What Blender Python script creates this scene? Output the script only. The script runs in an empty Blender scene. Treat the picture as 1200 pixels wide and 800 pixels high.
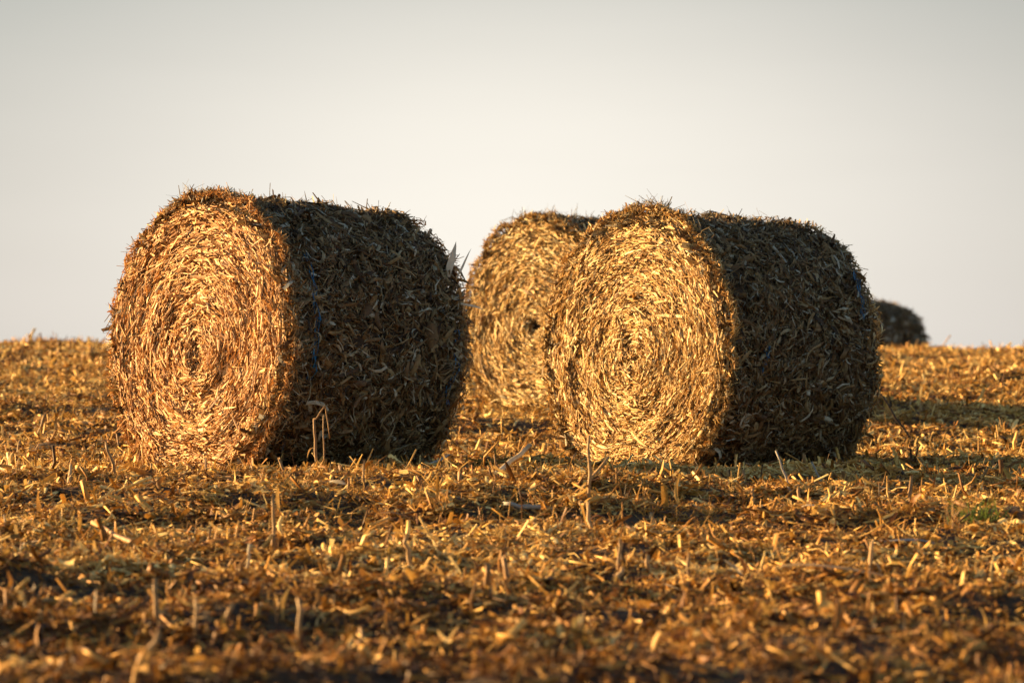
import bpy, math
import numpy as np
from mathutils import Vector, Matrix

rng = np.random.default_rng(11)
R_ = math.radians
scene = bpy.context.scene

# ------------------------------------------------------------------ camera, sky, sun, exposure
FPX, PW, PH = 4000.0, 1200.0, 800.0            # focal length in pixels of the 1200 x 800 photograph
cam_d = bpy.data.cameras.new("camera")
cam = bpy.data.objects.new("camera", cam_d)
scene.collection.objects.link(cam)
cam.location = (0, 0, 0)
cam.rotation_euler = (R_(90), 0, 0)
cam_d.sensor_width = 36.0
cam_d.lens = 36.0 * FPX / PW
cam_d.clip_start = 0.1
cam_d.clip_end = 9000
cam_d.dof.use_dof = True
cam_d.dof.focus_distance = 20.0
cam_d.dof.aperture_fstop = 2.9
scene.camera = cam

SUN_EL = 11.0
SUN_V = Vector((-0.922, 0.387, 0)).normalized() * math.cos(R_(SUN_EL)) + Vector((0, 0, math.sin(R_(SUN_EL))))
sun_d = bpy.data.lights.new("sun", 'SUN')
sun_d.energy = 5.0
sun_d.angle = R_(0.5)
sun_d.color = (1.0, 0.63, 0.26)
sun = bpy.data.objects.new("sun", sun_d)
scene.collection.objects.link(sun)
sun.rotation_euler = SUN_V.to_track_quat('Z', 'Y').to_euler()

world = bpy.data.worlds.new("World")
scene.world = world
world.use_nodes = True
nt = world.node_tree
nt.nodes.clear()
def N(tree, typ, **kw):
    n = tree.nodes.new(typ)
    for k, v in kw.items():
        setattr(n, k, v)
    return n
def Mth(tree, op, a, b=None, c=None, clamp=False):
    n = tree.nodes.new('ShaderNodeMath'); n.operation = op; n.use_clamp = clamp
    for i, v in enumerate((a, b, c)):
        if v is None: continue
        if isinstance(v, (int, float)): n.inputs[i].default_value = v
        else: tree.links.new(v, n.inputs[i])
    return n.outputs[0]
sky = N(nt, 'ShaderNodeTexSky', sky_type='NISHITA', sun_disc=False)
sky.sun_elevation = R_(SUN_EL)
sky.sun_rotation = math.atan2(SUN_V.x, SUN_V.y)
sky.air_density = 1.0; sky.dust_density = 1.0; sky.ozone_density = 1.0
bg1 = N(nt, 'ShaderNodeBackground'); bg1.inputs[1].default_value = 0.05
nt.links.new(sky.outputs[0], bg1.inputs[0])
# pale sky haze, shaped to glow only ahead so shade stays dark
tc = N(nt, 'ShaderNodeTexCoord')
sep = N(nt, 'ShaderNodeSeparateXYZ')
nt.links.new(tc.outputs['Generated'], sep.inputs[0])
X, Y, Z = sep.outputs
az = Mth(nt, 'ARCTAN2', X, Y)
az2 = Mth(nt, 'MULTIPLY', az, az)
el = Mth(nt, 'ARCSINE', Z)
el0 = Mth(nt, 'SUBTRACT', el, 0.034)
el2 = Mth(nt, 'MULTIPLY', el0, el0)
q = Mth(nt, 'ADD', Mth(nt, 'MULTIPLY', az2, -42.0), Mth(nt, 'MULTIPLY', el2, -120.0))
gl = Mth(nt, 'EXPONENT', q)  # bright middle falling off to the sides: lens vignette put into sky colour
qw = Mth(nt, 'ADD', Mth(nt, 'MULTIPLY', az2, -1.2), Mth(nt, 'MULTIPLY', el2, -14.0))
wide = Mth(nt, 'EXPONENT', qw)
mixc = N(nt, 'ShaderNodeMix', data_type='RGBA')
edge = N(nt, 'ShaderNodeMix', data_type='RGBA')
edge.inputs['A'].default_value = (0.66, 0.62, 0.58, 1)
edge.inputs['B'].default_value = (0.43, 0.43, 0.41, 1)
nt.links.new(Mth(nt, 'MULTIPLY', el, 9.0, clamp=True), edge.inputs['Factor'])
nt.links.new(edge.outputs['Result'], mixc.inputs['A'])
mixc.inputs['B'].default_value = (1.0, 0.947, 0.855, 1)
nt.links.new(gl, mixc.inputs['Factor'])
bg2 = N(nt, 'ShaderNodeBackground')
nt.links.new(mixc.outputs['Result'], bg2.inputs[0])
mp = N(nt, 'ShaderNodeMapping'); mp.inputs['Scale'].default_value = (6, 6, 34)
nt.links.new(tc.outputs['Generated'], mp.inputs[0])
hz = N(nt, 'ShaderNodeTexNoise'); hz.inputs['Scale'].default_value = 1.0; hz.inputs['Detail'].default_value = 4
nt.links.new(mp.outputs[0], hz.inputs['Vector'])
veil = Mth(nt, 'ADD', Mth(nt, 'MULTIPLY', Mth(nt, 'SUBTRACT', hz.outputs['Fac'], 0.5), 0.10), 1.0)
nt.links.new(Mth(nt, 'MULTIPLY', Mth(nt, 'MULTIPLY', wide, veil), 0.257), bg2.inputs[1])
mx = N(nt, 'ShaderNodeMixShader')
nt.links.new(Mth(nt, 'MULTIPLY', wide, 0.97, clamp=True), mx.inputs[0])
nt.links.new(bg1.outputs[0], mx.inputs[1]); nt.links.new(bg2.outputs[0], mx.inputs[2])
wo = N(nt, 'ShaderNodeOutputWorld')
nt.links.new(mx.outputs[0], wo.inputs[0])

scene.view_settings.view_transform = 'Standard'
scene.view_settings.look = 'None'
scene.view_settings.gamma = 1.0
scene.view_settings.use_curve_mapping = False
scene.view_settings.exposure = 1.95
scene.render.engine = 'CYCLES'
scene.cycles.max_bounces = 4
scene.cycles.diffuse_bounces = 2
scene.cycles.glossy_bounces = 1
scene.cycles.transmission_bounces = 2

# ------------------------------------------------------------------ helpers
def hash2(i, j, seed):
    v = np.sin(i * 127.1 + j * 311.7 + seed * 74.7) * 43758.5453
    return v - np.floor(v)
def vnoise(x, y, seed=0):
    i, j = np.floor(x), np.floor(y)
    fx, fy = x - i, y - j
    fx = fx * fx * (3 - 2 * fx); fy = fy * fy * (3 - 2 * fy)
    a = hash2(i, j, seed); b = hash2(i + 1, j, seed); c = hash2(i, j + 1, seed); d = hash2(i + 1, j + 1, seed)
    return (a + (b - a) * fx) * (1 - fy) + (c + (d - c) * fx) * fy - 0.5

PY = np.array([-4000, -60, 0, 8, 10.5, 15, 17, 18.6, 20, 21.5, 23, 24.5, 27, 33, 37.5, 41, 46, 55, 80, 400, 4000], float)
PZ = np.array([-6, -2.6, -1.38, -1.13, -1.05, -0.935, -0.80, -0.735, -0.79, -0.83, -0.81, -0.755, -0.57, -0.30, -0.165, -0.125, -0.23, -0.90, -2.4, -14, -60], float)
def pchip(x):
    h = np.diff(PY); d = np.diff(PZ) / h
    m = np.zeros_like(PZ); m[0] = d[0]; m[-1] = d[-1]
    for k in range(1, len(PZ) - 1):
        if d[k - 1] * d[k] > 0:
            w1 = 2 * h[k] + h[k - 1]; w2 = h[k] + 2 * h[k - 1]
            m[k] = (w1 + w2) / (w1 / d[k - 1] + w2 / d[k])
    k = np.clip(np.searchsorted(PY, x) - 1, 0, len(h) - 1)
    t = (x - PY[k]) / h[k]
    return ((1 + 2 * t) * (1 - t) ** 2 * PZ[k] + t * (1 - t) ** 2 * h[k] * m[k]
            + t * t * (3 - 2 * t) * PZ[k + 1] + t * t * (t - 1) * h[k] * m[k + 1])
def height(x, y):
    x = np.asarray(x, float); y = np.asarray(y, float)
    z = pchip(y)
    near = np.clip(1 - (np.abs(y - 22) - 26) / 20, 0, 1)
    z = z - 0.006 * x * near - near * 0.05 * np.clip((x - .4) / 1.1, 0, 1) * np.exp(-((y - 18.5) / 1.2) ** 2)
    z = z + near * (vnoise(x * 0.35, y * 0.8, 1) * (0.07 + 0.03 * (y > 35)) + vnoise(x * 1.3, y * 2.2, 2) * 0.06 + vnoise(x * 2.6, y * 3.6, 4) * 0.05 + vnoise(x * 5, y * 6, 3) * 0.04)
    fg = np.clip((17 - y) / 4, 0, 1) * near
    z = z + fg * (vnoise(x * 1.1, y * 2.4, 31) * 0.08 + vnoise(x * 3.0, y * 4.2, 32) * 0.06)
    z = z + (near * 0.018 + fg * 0.014) * np.sin((y + 0.12 * x + 0.25 * np.sin(x * 0.5)) * 2 * np.pi / 0.76)
    return z - 0.02
def on_ray(px, py):
    """the point of the field seen at a place in the photograph"""
    dx, dz = (px - PW / 2) / FPX, -(py - PH / 2) / FPX
    y = np.arange(6, 45, 0.02)
    g = height(dx * y, y) > dz * y
    k = int(np.argmax(g)) if g.any() else len(y) - 1
    return Vector((dx * y[k], y[k], float(height(dx * y[k], y[k]))))

class Acc:
    def __init__(s): s.v = []; s.f = []; s.t = []; s.n = 0
    def add(s, v, f, t):
        s.v.append(v.reshape(-1, 3)); s.f.append(f + s.n); s.t.append(t.reshape(-1)); s.n += v.reshape(-1, 3).shape[0]
    def build(s, name, mat, parent=None, smooth=False):
        v = np.concatenate(s.v).astype(np.float32); f = np.concatenate(s.f).astype(np.int32); t = np.concatenate(s.t).astype(np.float32)
        me = bpy.data.meshes.new(name)
        me.vertices.add(len(v)); me.vertices.foreach_set('co', v.ravel())
        me.loops.add(f.size); me.loops.foreach_set('vertex_index', f.ravel())
        me.polygons.add(len(f)); me.polygons.foreach_set('loop_start', np.arange(0, f.size, 4, dtype=np.int32))
        if smooth: me.polygons.foreach_set('use_smooth', np.ones(len(f), bool))
        me.update(calc_edges=True)
        a = me.attributes.new('tone', 'FLOAT', 'POINT'); a.data.foreach_set('value', t)
        me.materials.append(mat)
        o = bpy.data.objects.new(name, me); scene.collection.objects.link(o)
        if parent: o.parent = parent
        return o

def unit(a): return a / np.maximum(np.linalg.norm(a, axis=-1, keepdims=True), 1e-9)
def rodr(v, k, ang):
    c = np.cos(ang)[:, None]; s = np.sin(ang)[:, None]
    return v * c + np.cross(k, v) * s + k * (np.sum(k * v, 1, keepdims=True)) * (1 - c)

def strips(acc, c, t, n, L, W, bend, side, twist, tone, seg=3, tube=False, fold=0.25):
    """c centre, t along, n face normal, all (m,3); leaf ribbons (folded) or stalk tubes"""
    m = len(c)
    t = unit(t); n = unit(n - t * np.sum(n * t, 1, keepdims=True)); b = np.cross(n, t)
    k = 4 if tube else 3
    V = np.empty((m, seg + 1, k, 3)); T = np.empty((m, seg + 1, k))
    tp0 = rng.random(m) * .8; tp1 = rng.random(m) * .8
    for i in range(seg + 1):
        s = i / seg - 0.5
        p = c + t * (s * L)[:, None] + n * (bend * L * (4 * s * s - 0.33))[:, None] + b * (side * L * (4 * s * s - 0.33))[:, None]
        a = twist * s
        bb = rodr(b, t, a); nn = rodr(n, t, a)
        if tube:
            w = (W / 2)[:, None]
            V[:, i, 0] = p + bb * w; V[:, i, 1] = p + nn * w; V[:, i, 2] = p - bb * w; V[:, i, 3] = p - nn * w
        else:
            w = (W / 2 * (1 - np.where(s < 0, tp0, tp1) * abs(2 * s) ** 2.2))[:, None]
            V[:, i, 0] = p - bb * w; V[:, i, 1] = p + nn * w * fold * 2; V[:, i, 2] = p + bb * w
        T[:, i, :] = tone[:, None]
    base = (np.arange(m) * (seg + 1) * k)[:, None]
    q = []
    for i in range(seg):
        for j in range(k if tube else k - 1):
            j2 = (j + 1) % k
            q.append([i * k + j, i * k + j2, (i + 1) * k + j2, (i + 1) * k + j])
    if tube:
        q.append([3, 2, 1, 0]); q.append([seg * k + j for j in range(4)])
    q = np.array(q)
    acc.add(V, (base[:, :, None] + q[None]).reshape(-1, 4), T)

def tag(o, label=None, cat=None, group=None, kind=None):
    if label: o['label'] = label
    if cat: o['category'] = cat
    if group: o['group'] = group
    if kind: o['kind'] = kind
    return o
def thing(name, loc, label, cat, group=None, rot=(0, 0, 0)):
    o = bpy.data.objects.new(name, None); scene.collection.objects.link(o)
    o.empty_display_size = 0.2
    o.location = loc; o.rotation_euler = rot
    return tag(o, label, cat, group)

# ------------------------------------------------------------------ materials
def straw_mat(name, ramp, nscale=55, transl=0.18, rough=0.6, tint=(1, 1, 1), bump=0.0):
    m = bpy.data.materials.new(name); m.use_nodes = True
    t = m.node_tree; t.nodes.clear()
    at = N(t, 'ShaderNodeAttribute', attribute_name='tone')
    geo = N(t, 'ShaderNodeTexCoord')
    no = N(t, 'ShaderNodeTexNoise'); no.inputs['Scale'].default_value = nscale; no.inputs['Detail'].default_value = 3
    t.links.new(geo.outputs['Object'], no.inputs['Vector'])
    v = Mth(t, 'ADD', at.outputs['Fac'], Mth(t, 'MULTIPLY', Mth(t, 'SUBTRACT', no.outputs['Fac'], 0.5), 0.5), clamp=True)
    cr = N(t, 'ShaderNodeValToRGB')
    e = cr.color_ramp.elements
    while len(e) > 1: e.remove(e[-1])
    e[0].position = ramp[0][0]; e[0].color = (*[a * b for a, b in zip(ramp[0][1], tint)], 1)
    for p, c in ramp[1:]:
        x = e.new(p); x.color = (*[min(1, a * b) for a, b in zip(c, tint)], 1)
    t.links.new(v, cr.inputs[0])
    p = N(t, 'ShaderNodeBsdfPrincipled'); p.inputs['Roughness'].default_value = rough
    p.inputs['Specular IOR Level'].default_value = 0.35
    t.links.new(cr.outputs[0], p.inputs['Base Color'])
    if bump:
        bp = N(t, 'ShaderNodeBump'); bp.inputs['Strength'].default_value = bump; bp.inputs['Distance'].default_value = 0.004
        t.links.new(no.outputs['Fac'], bp.inputs['Height']); t.links.new(bp.outputs[0], p.inputs['Normal'])
    out = N(t, 'ShaderNodeOutputMaterial')
    if transl:
        tr = N(t, 'ShaderNodeBsdfTranslucent'); t.links.new(cr.outputs[0], tr.inputs[0])
        ms = N(t, 'ShaderNodeMixShader'); ms.inputs[0].default_value = transl
        t.links.new(p.outputs[0], ms.inputs[1]); t.links.new(tr.outputs[0], ms.inputs[2]); t.links.new(ms.outputs[0], out.inputs[0])
    else:
        t.links.new(p.outputs[0], out.inputs[0])
    return m
RAMP = [(0.0, (0.04, 0.02, 0.008)), (0.2, (0.15, 0.070, 0.024)), (0.42, (0.34, 0.19, 0.070)), (0.65, (0.52, 0.35, 0.16)),
        (0.85, (0.64, 0.50, 0.30)), (1.0, (0.82, 0.75, 0.60))]
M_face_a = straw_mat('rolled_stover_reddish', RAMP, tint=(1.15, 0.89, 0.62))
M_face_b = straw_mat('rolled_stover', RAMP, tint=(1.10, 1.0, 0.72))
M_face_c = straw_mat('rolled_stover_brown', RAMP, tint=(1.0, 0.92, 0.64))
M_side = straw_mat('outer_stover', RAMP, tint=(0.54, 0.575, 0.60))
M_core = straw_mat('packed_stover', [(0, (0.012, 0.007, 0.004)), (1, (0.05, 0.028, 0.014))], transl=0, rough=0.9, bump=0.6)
M_litter = straw_mat('field_residue', RAMP, tint=(1.10, 0.90, 0.44))
M_stalk = straw_mat('corn_stalk', [(0.0, (0.10, 0.05, 0.02)), (0.4, (0.28, 0.15, 0.055)), (0.75, (0.45, 0.28, 0.12)), (1, (0.62, 0.48, 0.28))], nscale=30, transl=0, bump=0.4)
M_grey = straw_mat('weathered_stalk', [(0.0, (0.10, 0.09, 0.08)), (0.5, (0.26, 0.24, 0.21)), (1, (0.50, 0.46, 0.40))], nscale=30, transl=0, bump=0.4)
M_dark = straw_mat('dark_stem', [(0.0, (0.012, 0.009, 0.007)), (1, (0.035, 0.022, 0.015))], nscale=30, transl=0)
M_leaf = straw_mat('dry_leaf', RAMP, nscale=40, transl=0.3)
M_pale = straw_mat('pale_husk', [(0.0, (0.30, 0.22, 0.12)), (0.5, (0.52, 0.42, 0.27)), (1, (0.85, 0.80, 0.68))], nscale=30, transl=0.3)
M_green = straw_mat('green_blades', [(0.0, (0.05, 0.09, 0.015)), (0.5, (0.12, 0.20, 0.03)), (1, (0.30, 0.32, 0.08))], nscale=30, transl=0.35)
M_blue = straw_mat('blue_netting', [(0.0, (0.006, 0.05, 0.12)), (1, (0.01, 0.15, 0.32))], nscale=30, transl=0.0, rough=0.4)
def soil_mat():
    m = bpy.data.materials.new('field_soil'); m.use_nodes = True
    t = m.node_tree; p = t.nodes['Principled BSDF']; p.inputs['Roughness'].default_value = 0.95
    tcn = N(t, 'ShaderNodeTexCoord')
    a = N(t, 'ShaderNodeTexNoise'); a.inputs['Scale'].default_value = 14; a.inputs['Detail'].default_value = 8
    b = N(t, 'ShaderNodeTexNoise'); b.inputs['Scale'].default_value = 0.6; b.inputs['Detail'].default_value = 5
    for x in (a, b): t.links.new(tcn.outputs['Object'], x.inputs['Vector'])
    s = Mth(t, 'ADD', Mth(t, 'MULTIPLY', a.outputs['Fac'], 0.7), Mth(t, 'MULTIPLY', b.outputs['Fac'], 0.3))
    cr = N(t, 'ShaderNodeValToRGB'); e = cr.color_ramp.elements
    e[0].position = 0.35; e[0].color = (0.02, 0.011, 0.006, 1); e[1].position = 0.68; e[1].color = (0.10, 0.055, 0.024, 1)
    t.links.new(s, cr.inputs[0]); t.links.new(cr.outputs[0], p.inputs['Base Color'])
    bp = N(t, 'ShaderNodeBump'); bp.inputs['Strength'].default_value = 0.8; bp.inputs['Distance'].default_value = 0.03
    t.links.new(a.outputs['Fac'], bp.inputs['Height']); t.links.new(bp.outputs[0], p.inputs['Normal'])
    return m
M_soil = soil_mat()

# ------------------------------------------------------------------ the field
def axis(fine0, fine1, step, far):
    mid = list(np.arange(fine0, fine1, step)); s = step; up = [mid[-1]]
    while up[-1] < far: s *= 1.35; up.append(up[-1] + s)
    s = step; dn = [fine0]
    while dn[-1] > -far: s *= 1.35; dn.append(dn[-1] - s)
    return np.array(dn[:0:-1] + mid + up[1:])
gx = axis(-8.5, 8.5, 0.07, 3500); gy = axis(7.0, 47.0, 0.07, 3900)
GX, GY = np.meshgrid(gx, gy, indexing='ij')
GZ = height(GX, np.clip(GY, -3999, 3999))
acc = Acc()
nx, ny = GX.shape
idx = np.arange(nx * ny).reshape(nx, ny)
q = np.stack([idx[:-1, :-1], idx[1:, :-1], idx[1:, 1:], idx[:-1, 1:]], -1).reshape(-1, 4)
acc.add(np.stack([GX, GY, GZ], -1), q, np.full(nx * ny, 0.5))
tag(acc.build('ground', M_soil, smooth=True), kind='structure')

# ------------------------------------------------------------------ bales
def boundary(phi, R):
    """outline of the roll across its axis: round, sagging onto the ground"""
    y = R * np.cos(phi) * 1.0; z = R * np.sin(phi)
    zf = -0.93 * R
    low = np.clip((-z / R - 0.55) / 0.45, 0, 1)
    y = y * (1 + 0.045 * low)
    z = np.where(z < zf, zf + (z - zf) * 0.15, z)
    z = z + R * 0.94
    return y, z
def tones(n, lo=0.5, sp=0.2):
    return np.clip(rng.normal(lo, sp, n) + (rng.random(n) < 0.05) * 0.4, 0.0, 1.0)

def bale(base, yaw, tilt, R, L, label, group, mface, nf, ns, seed, twine, big=1.0, hubd=.02):
    global rng
    rng = np.random.default_rng(seed)
    root = thing('round_bale', base, label, 'hay bale', group)
    root.rotation_euler = (0, tilt, yaw)
    # packed core
    acc = Acc(); na, nb = 120, 24
    ph = np.linspace(0, 2 * np.pi, na + 1)[:-1]
    rows = []
    prof = [(-L/2 + .03, 0.0)] + [(-L/2 + .03 + .05 * max(0, (r - .9) * 10), r) for r in np.linspace(.1, .95, 9)] \
         + [(x, .96) for x in np.linspace(-L/2 + .09, L/2 - .09, nb)] \
         + [(L/2 - .03 - .05 * max(0, (r - .9) * 10), r) for r in np.linspace(.95, .1, 9)] + [(L/2 - .03, 0.0)]
    by, bz = boundary(ph, R)
    zc = R * 0.85
    V = np.array([[(x, r * a, zc + r * (b - zc)) for a, b in zip(by, bz)] for x, r in prof])
    V += rng.normal(0, 0.006, V.shape)
    idx = np.arange(len(prof) * na).reshape(len(prof), na)
    q = np.stack([idx[:-1, :], np.roll(idx, -1, 1)[:-1, :], np.roll(idx, -1, 1)[1:, :], idx[1:, :]], -1).reshape(-1, 4)
    acc.add(V, q, rng.random(len(prof) * na))
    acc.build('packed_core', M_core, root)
    def bump_r(phi, x):      # lumps of the outer layer
        return 0.05 * vnoise(phi * 1.7 + seed, x * 1.8 + 7, seed + 3) + 0.045 * vnoise(phi * 3.2 + seed, x * 4, seed) + 0.045 * vnoise(phi * 8 + seed, x * 9, seed + 1) + 0.04 * vnoise(phi * 18, x * 20, seed + 2)
    # the two rolled ends: broken layers wound round the middle
    for sgn, cnt in ((-1, nf), (1, nf // 4)):
        acc = Acc()
        for tube, frac, LL, WW in ((False, .47, .052, .0088), (True, .20, .045, .0055), (True, .18, .13, .005), (False, .10, .10, .013), (False, .05, .17, .008)):
            m = int(cnt * frac); hb = hubd
            rho = np.sqrt(rng.random(m)) ; phi = rng.random(m) * 2 * np.pi
            cc = rng.random(m) < 0.03
            rho[cc] *= 0.3
            bY, bZ = boundary(phi, R); bY2, bZ2 = boundary(phi + 0.02, R)
            tz = np.stack([np.zeros(m), bY2 - bY, bZ2 - bZ], 1); tz = unit(tz)
            rad = unit(np.stack([np.zeros(m), bY, bZ - zc], 1))
            pos = np.stack([np.zeros(m), rho * bY, zc + rho * (bZ - zc)], 1)
            groove = vnoise(rho * 26 + phi / (2 * np.pi) * 1.0, phi * 2.2, seed + 5) * 0.022 + vnoise(rho * 9, phi * 1.5 + 9, seed + 6) * 0.035
            hub = -hb * np.exp(-(rho / 0.07) ** 2)
            dep = 0.012 + groove + hub - rng.random(m) ** 1.5 * 0.045 - np.clip(rho - 0.94, 0, 1) ** 1 * 0.5
            out = np.array([sgn, 0, 0.0])
            pos[:, 0] = sgn * (L / 2 + dep)
            a = rng.normal(0, 0.27 + 0.9 * np.exp(-rho / 0.12), m) * (1 + (rng.random(m) < .12) * 2.5)
            o = rng.normal(0.0, 0.17, m) + (rng.random(m) < .06) * rng.random(m) * 0.9
            t = tz * np.cos(a)[:, None] + rad * np.sin(a)[:, None] + out * np.abs(o)[:, None] * np.sign(rng.random(m) - .5)[:, None]
            roll = rng.normal(0.3, 0.7, m)
            n = out * np.cos(roll)[:, None] + rad * np.sin(roll)[:, None]
            l = LL * np.exp(rng.normal(0, .4, m)) * big; w = WW * np.exp(rng.normal(0, .35, m)) * big
            l = np.minimum(l, 0.05 + rho * R * 0.45)
            strips(acc, pos, t, n, l, w, rng.normal(0.0, .06, m), -(.6 + .5 * rng.random(m)) * l / (8 * np.maximum(rho * R, .10)),
                   rng.normal(0, .8, m), tones(m, 0.64, .24), tube=tube)
        m = cnt // 10
        phi = rng.random(m) * 2 * np.pi; phi = phi[np.sin(phi) > -.85]; m = len(phi)
        bY, bZ = boundary(phi, R); rad = unit(np.stack([np.zeros(m), bY, bZ - R * .94], 1))
        lump = vnoise(phi * 9, phi * 0 + 3.3, seed + 9)
        pos = np.stack([sgn * (L / 2 - .05 * rng.random(m) + .01), bY, bZ], 1) + rad * (.015 + .08 * lump + .03 * rng.random(m))[:, None]
        tz = np.cross(rad, np.array([1, 0, 0.]))
        t = tz * rng.normal(0, 1.0, m)[:, None] + rad * rng.normal(.3, .5, m)[:, None] + np.array([sgn, 0, 0.]) * rng.normal(0, .5, m)[:, None]
        strips(acc, pos, t, rng.normal(0, 1, (m, 3)), (.03 + .06 * rng.random(m) ** 1.5) * big, (.004 + .010 * rng.random(m) ** 2) * big,
               rng.normal(0, .2, m), rng.normal(0, .15, m), rng.normal(0, 1, m), tones(m, .55, .2))
        acc.build('rolled_end', mface, root)
    # the outer layer
    acc = Acc()
    for tube, frac, LL, WW, stick in ((False, .42, .060, .010, .16), (False, .30, .075, .0045, .22), (True, .18, .06, .0055, .18), (False, .11, .11, .019, .22), (False, .022, .10, .026, .15)):
        m = int(ns * frac)
        phi = rng.random(m) * 2 * np.pi; x = (rng.random(m) - .5) * (L + 0.03)
        keep = ~((np.sin(phi) < -0.8) & (rng.random(m) < .7))
        phi, x = phi[keep], x[keep]; m = len(phi)
        bY, bZ = boundary(phi, R)
        edge = np.clip((np.abs(x) - (L / 2 - .07)) / .07, 0, 1) ** 2 * 0.025
        rad = unit(np.stack([np.zeros(m), bY, bZ - R * .94], 1))
        off = bump_r(phi, x) - edge + rng.random(m) ** 1.6 * 0.06 - 0.035
        pos = np.stack([x, bY, bZ], 1) + rad * off[:, None]
        tz = np.cross(rad, np.array([1, 0, 0.]))
        a = 5.0 * vnoise(phi * 3 + seed, x * 3.2, seed + 8) + rng.normal(0, .75, m)
        o = rng.normal(0, stick, m) + (rng.random(m) < .05) * rng.normal(0, .7, m)
        t = (tz * np.cos(a)[:, None] + np.array([1, 0, 0.]) * np.sin(a)[:, None]) + rad * o[:, None]
        n = rodr(rad, unit(t), rng.normal(0, .7, m))
        l = LL * np.exp(rng.normal(0, .45, m)) * big; w = WW * np.exp(rng.normal(0, .4, m)) * big
        l = np.minimum(l, .15 * big)
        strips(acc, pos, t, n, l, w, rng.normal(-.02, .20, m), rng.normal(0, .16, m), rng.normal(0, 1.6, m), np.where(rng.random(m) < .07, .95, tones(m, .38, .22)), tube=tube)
    # whiskers along the rim and the top
    m = int(ns * .04)
    phi = np.where(rng.random(m) < .25, rng.normal(np.pi / 2, .35, m), rng.random(m) * 2 * np.pi); x = np.where(rng.random(m) < .6, -L / 2 + rng.random(m) * .10, (rng.random(m) - .5) * L)
    keep = np.sin(phi) > -0.75; phi, x = phi[keep], x[keep]; m = len(phi)
    bY, bZ = boundary(phi, R); rad = unit(np.stack([np.zeros(m), bY, bZ - R * .94], 1))
    pos = np.stack([x, bY, bZ], 1) + rad * 0.035
    t = rad * (0.4 + rng.random(m))[:, None] + rng.normal(0, .8, (m, 3)) + np.array([-.25, 0, 0])
    tuft = 1 + 2.2 * np.clip(vnoise(phi * 8 + seed, x * 6, seed + 11) * 2, 0, 1)
    strips(acc, pos, t, rng.normal(0, 1, (m, 3)), (.025 + rng.random(m) ** 2 * .06) * tuft * big, (.003 + rng.random(m) * .006) * big,
           rng.normal(0, .30, m), rng.normal(0, .25, m), rng.normal(0, 1.5, m), tones(m, .55, .2))
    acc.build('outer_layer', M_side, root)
    # blue netting that shows through the outer layer
    for (x0, p0, p1, w, dz) in twine:
        acc = Acc()
        for k in range(3):
            ps = np.pi - np.linspace(p0, p1, 14); xx = x0 + w * (k - 1) + rng.normal(0, .003, 14)
            bY, bZ = boundary(ps, R)
            rad = unit(np.stack([0 * ps, bY, bZ - R * .94], 1))
            P = np.stack([xx, bY, bZ], 1) + rad * (dz + bump_r(ps, xx) + rng.normal(0, .012, 14))[:, None]
            c = (P[1:] + P[:-1]) / 2; d = P[1:] - P[:-1]
            strips(acc, c, d, rad[1:], np.linalg.norm(d, axis=1) * 1.15, np.full(13, .011), np.zeros(13), np.zeros(13), rng.normal(0, .5, 13), rng.random(13), seg=1)
        acc.build('netting', M_blue, root)
    return root

def face_to_base(px, pycen, d, yaw, L):
    """base point under the middle of a bale whose near end centre is seen at px"""
    x = (px - PW / 2) / FPX * d
    return x + math.cos(yaw) * L / 2, d + math.sin(yaw) * L / 2
def place(px, pbot, d, yaw, tilt, R, L, *args, **kw):
    bx, by = face_to_base(px, None, d, yaw, L)
    zend = -(pbot - PH / 2) / FPX * d
    z = zend - math.sin(tilt) * L / 2     # tilt about local Y lowers the far end
    return bale(Vector((bx, by, z)), yaw, tilt, R, L, *args, **kw)
G = 'round bales standing in the stubble field'
bale_a = place(224, 555, 20.0, R_(43), R_(4.2), 0.84, 1.38,
      'leftmost large round corn-stover bale with a pale leaf sticking up at its back edge', G, M_face_a, 30000, 48000, 3,
      [(-.50, R_(-15), R_(36), .012, .012), (.58, R_(-20), R_(10), .012, .012)])
place(738, 558, 21.9, R_(39.5), R_(3.0), 0.875, 1.325,
      'large round corn-stover bale at front right with golden spiral end and blue netting strand', G, M_face_b, 31000, 48000, 7,
      [(.52, R_(16), R_(36), .008, .042), (-.35, R_(-10), R_(2), .01, .008)])
place(626, 482, 27.5, R_(44), R_(1.0), 0.80, 1.45,
      'round corn-stover bale standing behind and between the two front bales', G, M_face_c, 22000, 26000, 13, [], big=1.15, hubd=.10)
place(974, 468, 55.0, R_(43), R_(6.0), 0.86, 1.34,
      'distant dark round bale half hidden behind the crest of the field', G, M_face_c, 4000, 8000, 17, [], big=1.8)

# the pale leaf that sticks up at the back edge of the left bale
rg = np.random.default_rng(9)
# ------------------------------------------------------------------ residue on the ground
rng = np.random.default_rng(5)
def scatter(y0, y1, dens):
    wid = 0.15 * y1 + 2.8
    m = int(dens * 2 * wid * (y1 - y0))
    x = (rng.random(m) * 2 - 1) * wid; y = y0 + rng.random(m) * (y1 - y0)
    k = np.abs(x) < 0.15 * y + 2.8
    x, y = x[k], y[k]
    cl = vnoise(x * 2.2, y * 3.0, 21) + vnoise(x * 6, y * 7, 22)
    k = rng.random(len(x)) < np.clip(0.62 + cl * 0.9 + 0.5 * vnoise(x * .9, y * 1.6, 23), 0.40, 1) * np.clip(.6 + (y - 10) * .12, .6, 1)
    return x[k], y[k], cl[k]
def a_far(y0): return y0 > 14
def patch_front_shade(t, x, y):      # patches of older, browner residue; front rows darkened by shade put into the tone
    return np.clip(t + .34 * vnoise(x * .8, y * 1.5, 51) + .25 * vnoise(x * 2.5, y * 4, 52) - .28 * np.clip((14.5 - y) / 3.5, 0, 1), 0, 1)
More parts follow.
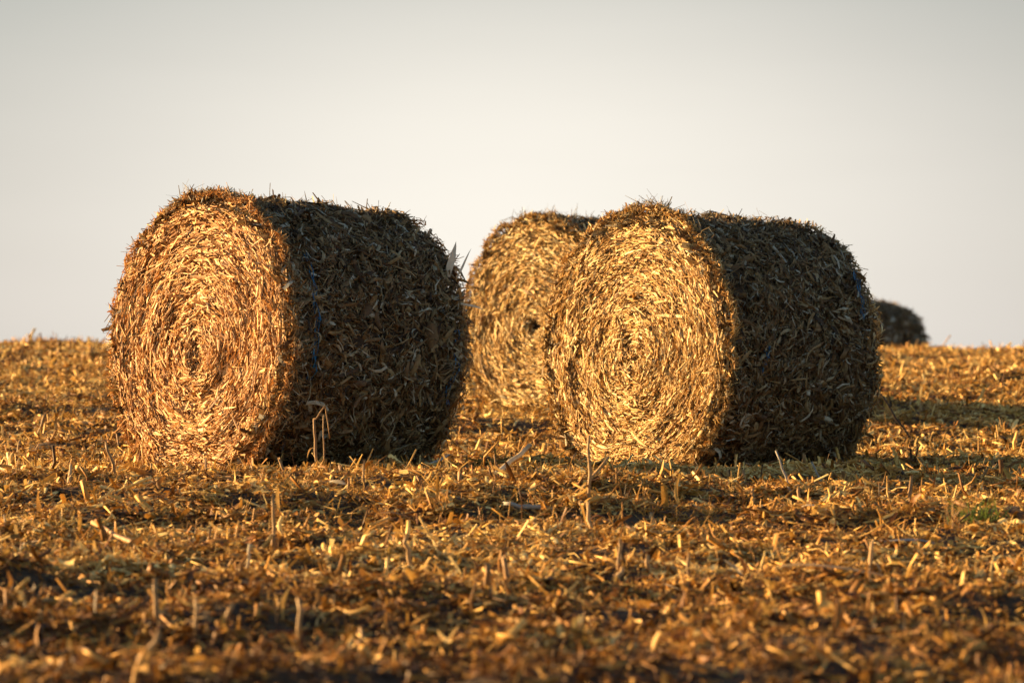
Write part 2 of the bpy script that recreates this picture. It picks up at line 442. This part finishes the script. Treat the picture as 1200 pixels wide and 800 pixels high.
def litter(acc, y0, y1, dens, LL, WW, tube, seg, stand=0.06, lo=.5, big=1.0):
    x, y, cl = scatter(y0, y1, dens); m = len(x)
    h = np.clip(cl, 0, 1) * 0.05 + rng.random(m) ** 2 * 0.03
    az = rng.random(m) * 2 * np.pi
    pit = rng.normal(0, .22, m) + (rng.random(m) < stand) * rng.normal(0, .9, m)
    t = np.stack([np.cos(az) * np.cos(pit), np.sin(az) * np.cos(pit), np.sin(pit)], 1)
    l = LL * np.exp(rng.normal(0, .45, m)) * big; w = WW * np.exp(rng.normal(0, .4, m)) * big
    l = np.minimum(l, .24 if LL > .2 else (.17 if a_far(y0) else .12)); w = np.minimum(w, .035)
    z = height(x, y) + h + np.abs(np.sin(pit)) * l * .35
    n = rodr(np.tile(np.array([0, 0, 1.]), (m, 1)) + rng.normal(0, .1, (m, 3)), t, rng.normal(0, .6, m))
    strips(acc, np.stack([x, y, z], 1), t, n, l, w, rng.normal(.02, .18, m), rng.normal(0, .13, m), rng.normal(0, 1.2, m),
           patch_front_shade(tones(m, lo, .27), x, y), seg=seg, tube=tube)
acc = Acc()
for (a, b, k) in ((8.5, 15, 1.0), (15, 23, .85), (23, 33, .55), (33, 46, .30), (46, 62, .10)):
    g = 1.0 if a < 20 else (1.2 if a < 30 else 1.5)
    litter(acc, a, b, 2100 * k, .030, .009, False, 2, big=g)
    litter(acc, a, b, 1300 * k, .055, .0035, False, 2, big=g, lo=.5, stand=.10)
    litter(acc, a, b, 420 * k, .075, .018, False, 3, big=g, lo=.56)
    litter(acc, a, b, 330 * k, .065, .007, True, 1, big=g, lo=.52)
    litter(acc, a, b, 40 * k, .13, .026, False, 3, stand=.05, big=g, lo=.6)
    litter(acc, a, b, 60 * k, .075, .024, False, 3, stand=.05, big=g, lo=.88)
    litter(acc, a, b, 14 * k, .22, .009, True, 3, stand=.05, big=g, lo=.62)
    litter(acc, a, b, 22 * k, .14, .016, True, 2, stand=.2, big=g, lo=.6)
def clumps(acc, y0, y1, dens, per, big):
    x, y, cl = scatter(y0, y1, dens); m = len(x)
    x = np.repeat(x, per) + rng.normal(0, .018 * big, m * per); y = np.repeat(y, per) + rng.normal(0, .018 * big, m * per)
    sz = np.repeat(.035 + .05 * rng.random(m), per) * big; tn = np.repeat(rng.normal(.55, .15, m), per)
    m *= per
    az = rng.random(m) * 2 * np.pi; pit = .35 + rng.random(m) * 1.1
    t = np.stack([np.cos(az) * np.cos(pit), np.sin(az) * np.cos(pit), np.sin(pit)], 1)
    l = sz * (.5 + rng.random(m))
    c = np.stack([x, y, height(x, y) + .005], 1) + t * (l / 2)[:, None]
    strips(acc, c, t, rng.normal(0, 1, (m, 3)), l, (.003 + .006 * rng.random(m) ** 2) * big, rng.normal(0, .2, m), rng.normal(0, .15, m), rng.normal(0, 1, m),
           patch_front_shade(np.clip(tn + rng.normal(0, .12, m), 0, 1), x, y), seg=2)
clumps(acc, 8.5, 15, 26, 13, 1.0); clumps(acc, 15, 24, 26, 13, 1.0); clumps(acc, 24, 46, 9, 9, 1.5)
tag(acc.build('crop_residue', M_litter), 'chopped dry leaves, husks and straw covering the field', 'crop residue', kind='stuff')
print('litter quads', sum(len(f) for f in acc.f))

# ------------------------------------------------------------------ stalks, leaves and tufts one can tell apart
def tube_pts(acc, pts, rads, k=9, tone=0.5, jag=0.0, rg=None, nodes=()):
    """a stalk along pts, ring at each; jagged broken top when jag > 0"""
    pts = np.array(pts, float); m = len(pts)
    V = []
    tn = unit(np.gradient(pts, axis=0))
    ref = np.array([0.3, 1.0, 0.1]); ref = ref / np.linalg.norm(ref)
    for i in range(m):
        b = np.cross(tn[i], ref); b /= np.linalg.norm(b); c = np.cross(tn[i], b)
        ring = [pts[i] + rads[i] * (math.cos(a) * b + math.sin(a) * c * .85) for a in np.linspace(0, 2 * np.pi, k + 1)[:-1]]
        ring = np.array(ring)
        if i == m - 1 and jag: ring += tn[i] * (rg.random(k) * jag)[:, None]
        V.append(ring)
    inner = V[-1] + (pts[-1] - V[-1]) * 0.45 - tn[-1] * rads[-1] * .8
    V.append(inner); V.append(np.tile(inner.mean(0), (k, 1)))
    V = np.array(V)
    idx = np.arange((m + 2) * k).reshape(m + 2, k); nx_ = np.roll(idx, -1, 1)
    q = np.stack([idx[:-1], nx_[:-1], nx_[1:], idx[1:]], -1).reshape(-1, 4)
    T = np.full(V.shape[:2], tone) + (rg.normal(0, .08, V.shape[:2]) if rg is not None else 0)
    T[-2:] += .25
    acc.add(V, q, np.clip(T, 0, 1))
def stalk_curve(p, tip, n=7, sag=0.0, rg=None, wob=0.004):
    p = np.array(p, float); tip = np.array(tip, float)
    s = np.linspace(0, 1, n)[:, None]
    P = p + (tip - p) * s; P[:, 2] += (np.sin(s[:, 0] * np.pi) * sag)
    if rg is not None: P[1:-1] += rg.normal(0, wob, (n - 2, 3))
    return P
def stalk_rads(n, r, r2=None):
    a = np.linspace(r, r2 if r2 else r * .85, n)
    a[0] *= 1.15
    if n > 4: a[n // 2] *= 1.22
    return a
def leaf_strip(acc, p, d, l, w, curl, tone, rg, seg=7, up=(0, 0, 1)):
    """a dry leaf leaving p along d, curling over"""
    p = np.array(p, float); d = unit(np.array(d, float)); u = np.array(up, float)
    b = unit(np.cross(d, u)); V = []
    tw = rg.normal(0, .6)
    for i in range(seg + 1):
        s = i / seg
        ww = w * (1 - s ** 2.5) * (0.55 + s * 1.2 if s < .35 else .97)
        bb = b * math.cos(tw * s) + u * math.sin(tw * s)
        V.append([p - bb * ww / 2, p + np.cross(bb, d) * ww * .18, p + bb * ww / 2])
        p = p + d * l / seg
        d = unit(d - u * curl / seg + rg.normal(0, .06, 3))
    V = np.array(V); k = 3
    q = np.array([[i * k + j, i * k + j + 1, (i + 1) * k + j + 1, (i + 1) * k + j] for i in range(seg) for j in range(2)])
    acc.add(V, q, np.full(V.shape[:2], tone))

def local(P, o): return np.array(P) - np.array(o)
def lean_stalk(name, px, py, tx, ty, r, mat, label, cat='corn stalk', lean_y=0.0, jag=.015, seed=0, leaves=0, tone=.55, group=None, sag=0.0, r2=None, lying=False):
    """stalk rooted at the ground seen at (px,py), its tip seen at (tx,ty)"""
    rg = np.random.default_rng(1000 + seed)
    b = on_ray(px, py); d = b.y + lean_y
    tip = Vector(((tx - PW / 2) / FPX * d, d, -(ty - PH / 2) / FPX * d))
    if lying: tip.z = max(tip.z, float(height(tip.x, tip.y)) + r * .9)
    root = thing(name, b, label, cat, group)
    base = Vector((0, 0, -0.03 if not lying else r * .7))
    P = stalk_curve(base, tip - b, 7, sag, rg, wob=r * .35)
    acc = Acc(); tube_pts(acc, P, stalk_rads(7, r * .82, r2), tone=tone, jag=jag, rg=rg)
    acc.build('stem', mat, root, smooth=True)
    for i in range(leaves):
        acc = Acc(); f = P[2 + i % 4]
        leaf_strip(acc, f, (rg.normal(0, 1), rg.normal(0, .4), rg.random() * .8), .06 + rg.random() * .12, .012 + rg.random() * .012, rg.random() * 2.5 + .5, .6, rg)
        acc.build('leaf', M_leaf, root)
    return root
S = lean_stalk
tw = S('corn_stalk', 371, 560, 368, 492, .010, M_stalk, 'tall broken corn stalk with a bent-over top in front of the left bale', seed=1, leaves=2, tone=.35)
rg = np.random.default_rng(1)
acc = Acc(); k = 1 / 200.0
tube_pts(acc, stalk_curve((-.005, 0, .33), (.05, 0.0, .41), 5, .0, rg, .001), stalk_rads(5, .0045), tone=.35, rg=rg)
tube_pts(acc, stalk_curve((.05, 0, .405), (.075, 0.0, .22), 5, .0, rg, .002), stalk_rads(5, .0035), tone=.35, rg=rg)
acc.build('broken_top', M_stalk, tw, smooth=True)
S('corn_stalk', 380, 560, 379, 488, .005, M_stalk, 'thin upright stem just right of the broken stalk at the left bale', seed=2, tone=.35)
S('corn_stalk', 691, 592, 690, 512, .0105, M_stalk, 'tall straight corn stalk standing in front of the right bale', seed=3, leaves=2)
S('corn_stalk', 670, 582, 712, 537, .010, M_stalk, 'corn stalk leaning right beside the tall one in front of the right bale', seed=4)
S('fallen_stalk', 556, 569, 620, 522, .017, M_pale, 'thick pale fallen stalk propped up between the two front bales', seed=5, lean_y=.5)
S('corn_stalk', 594, 567, 580, 537, .012, M_stalk, 'short brown pointed stub crossing the fallen stalk between the front bales', seed=6, jag=.03, tone=.3, r2=.005)
S('dark_stem', 1076, 522, 1027, 455, .011, M_dark, 'long thin dark stem leaning on the back of the right bale', 'stem', seed=7, r2=.006)
S('fallen_stalk', 646, 600, 592, 590, .014, M_grey, 'grey weathered stalk lying flat between and in front of the bales', seed=8, lying=True)
S('corn_stalk', 321, 650, 320, 582, .010, M_stalk, 'straight bare stalk standing alone below the left bale', seed=9)
S('fallen_stalk', 197, 658, 108, 612, .015, M_stalk, 'long orange stalk lying slantwise in the left foreground', seed=10, tone=.38, lying=True, lean_y=1.1)
S('corn_stalk', 483, 676, 476, 627, .013, M_stalk, 'pale short stalk with a flat leaf on top, centre foreground', seed=11, leaves=2)
S('corn_stalk', 726, 676, 726, 632, .008, M_stalk, 'slim upright stub in the centre foreground, right of the pale capped one', seed=12)
S('corn_stalk', 762, 678, 759, 652, .012, M_stalk, 'stout cut stub leaning left in the centre foreground', seed=13)
S('corn_stalk', 931, 582, 910, 530, .007, M_grey, 'thin grey stem leaning left in front of the right bale', 'stem', seed=14)
S('corn_stalk', 968, 570, 952, 543, .008, M_grey, 'short grey stem by the dark underside of the right bale', 'stem', seed=15)
S('fallen_stalk', 484, 556, 526, 533, .011, M_grey, 'grey stalk lying against the back foot of the left bale', seed=16, lying=True, lean_y=.6)
S('corn_stalk', 425, 577, 427, 540, .007, M_stalk, 'small reddish stub before the dark side of the left bale', seed=17, tone=.4)
S('corn_stalk', 883, 590, 882, 572, .011, M_stalk, 'squat sawn stub, left one of a pair below the right bale', seed=18, jag=.003)
S('corn_stalk', 937, 596, 936, 571, .011, M_stalk, 'squat sawn stub, right one of a pair below the right bale', seed=19, jag=.003)
S('corn_stalk', 139, 561, 124, 518, .010, M_stalk, 'leaning reddish stalk at the left foot of the left bale', seed=20, tone=.35)
S('corn_stalk', 187, 742, 182, 680, .013, M_stalk, 'blurred bent stalk in the left foreground', seed=21, leaves=2, tone=.45)
S('corn_stalk', 231, 755, 229, 702, .010, M_stalk, 'blurred stalk in the left foreground with a drooping brown leaf', seed=22, leaves=3)
S('corn_stalk', 247, 752, 272, 708, .011, M_stalk, 'blurred stalk leaning right in the left foreground', seed=23)
S('corn_stalk', 351, 760, 350, 703, .011, M_stalk, 'upright blurred stalk standing below the lone bare stalk', seed=24)
S('corn_stalk', 422, 772, 423, 738, .009, M_stalk, 'short blurred stub near the bottom edge left of centre', seed=25)
S('fallen_stalk', 148, 792, 186, 740, .012, M_stalk, 'blurred golden stalk leaning right at the bottom left', seed=26, leaves=1)
S('corn_stalk', 288, 672, 292, 640, .009, M_pale, 'small whitish stub just left of the lone bare stalk', seed=27)
S('corn_stalk', 1020, 692, 1018, 668, .009, M_stalk, 'tiny upright stub in the right foreground above the long flat leaf', seed=28)
S('fallen_stalk', 895, 645, 912, 632, .012, M_stalk, 'short orange stalk tilted up right of centre foreground', seed=29)
S('corn_stalk', 42, 512, 53, 485, .012, M_stalk, 'leaning stub at the far left, level with the left bale', seed=30, tone=.35)

def leaf_thing(name, px, py, d, l, w, curl, mat, label, cat, seed, tone=.6, dz=.03, seg=8):
    rg = np.random.default_rng(seed); b = on_ray(px, py)
    acc = Acc(); leaf_strip(acc, (0, 0, dz), d, l, w, curl, tone, rg, seg)
    o = acc.build(name, mat); o.location = b + Vector((0, 0, .025))
    return tag(o, label, cat)
leaf_thing('dry_leaf', 916, 700, (1, .05, .05), .52, .055, .22, M_leaf, 'long flat orange leaf lying across the right foreground', 'leaf', 1, .68, .10)
leaf_thing('husk', 940, 610, (1, -.3, .35), .16, .06, 1.2, M_pale, 'bright curled husk lying below the sawn stubs', 'husk', 2, .5, .04)
leaf_thing('husk', 386, 578, (1, .1, .3), .09, .045, 1.0, M_pale, 'small pale husk lying in front of the broken stalk', 'husk', 3, .8, .03)
leaf_thing('husk', 870, 683, (-.6, -.2, .9), .11, .05, .8, M_pale, 'upright pale husk scrap in the right foreground', 'husk', 4, .6, .0)
leaf_thing('dry_leaf', 1035, 650, (1, .2, .12), .30, .035, .5, M_grey, 'grey curled leaf lying at the right in the shade', 'leaf', 5, .5, .03)
leaf_thing('dry_leaf', 800, 640, (-1, .2, .22), .28, .05, .9, M_leaf, 'brown arched leaf lying in the centre right foreground', 'leaf', 6, .35, .03)
leaf_thing('dry_leaf', 445, 622, (1, 0, .16), .20, .03, .9, M_leaf, 'arched brown leaf hanging over the pale capped stalk', 'leaf', 7, .35, .06)

# green tuft at the right
rg = np.random.default_rng(44)
b = on_ray(1148, 615); tuft = thing('grass_tuft', b, 'small tuft of green grass growing at the right edge', 'grass tuft')
acc = Acc()
for i in range(95):
    leaf_strip(acc, (rg.normal(0, .07), rg.normal(0, .04), 0), (rg.normal(0, .35), rg.normal(0, .3), 1), .06 + rg.random() * .11, .005, rg.random() * 1.6, rg.random(), rg, 5, up=(rg.normal(0, .4), rg.normal(0, .4), 1))
acc.build('blades', M_green, tuft)
acc = Acc()
for i in range(14):
    leaf_strip(acc, (rg.normal(-.13, .03), rg.normal(0, .03), 0), (rg.normal(0, .25), rg.normal(0, .3), 1), .12 + rg.random() * .10, .006, rg.random() * 1.0, .5, rg, 5)
acc.build('dry_blades', M_leaf, tuft)

# many short stubs of the cut crop
rg = np.random.default_rng(77)
protos = []
for v in range(7):
    acc = Acc(); h = .045 + .014 * v
    P = stalk_curve((0, 0, -.03), (rg.normal(0, .02), rg.normal(0, .02), h), 6, 0, rg, .003)
    tube_pts(acc, P, stalk_rads(6, .008 + rg.random() * .004), tone=.35 + rg.random() * .35, jag=.02, rg=rg)
    if v % 2:
        leaf_strip(acc, P[2], (rg.normal(0, 1), rg.normal(0, 1), .6), .07 + rg.random() * .07, .014, 1.5 + rg.random(), .6, rg)
    protos.append(acc)
made = [None] * 7; cnt = 0
while cnt < 120:
    y = math.sqrt(rg.uniform(11 ** 2, 36 ** 2)); x = rg.uniform(-.155, .155) * y
    row = round((y + .12 * x) / .76) * .76 - .12 * x + rg.normal(0, .09)
    y = row; v = rg.integers(0, 7)
    # keep clear of the bales
    if any((x - cx) ** 2 + (y - cy) ** 2 < 1.2 for cx, cy in ((-1.3, 20.5), (1.27, 21.3), (.7, 28), (-1.3, 20.5))): continue
    lab = 'short cut stub of a corn stalk standing in the residue' 
    if made[v] is None:
        o = protos[v].build('stalk_stub', M_stalk, smooth=True); made[v] = o
    else:
        o = made[v].copy(); scene.collection.objects.link(o)
    o.location = (x, y, float(height(x, y)))
    o.rotation_euler = (rg.normal(0, .15), rg.normal(0, .22), rg.uniform(0, 6.28))
    s = rg.uniform(.75, 1.25); o.scale = (s, s, s)
    tag(o, lab, 'stalk stub', 'short stubs of the cut crop all over the field')
    cnt += 1


rg = np.random.default_rng(9)
for (x, ph, d, l, w, cu) in ((.60, 34, (.05, -.1, 1), .22, .050, -.2), (.66, 33, (.45, -.1, 1), .22, .016, .1), (.64, 22, (.9, -.6, -.1), .17, .016, 1.2)):
    acc = Acc(); yy, zz = boundary(np.array([np.pi - R_(ph)]), .86)
    leaf_strip(acc, (x, float(yy[0]), float(zz[0]) - .03), d, l, w, cu, .8, rg, up=(-.68, -.73, 0))
    acc.build('loose_leaf', M_pale, bale_a)
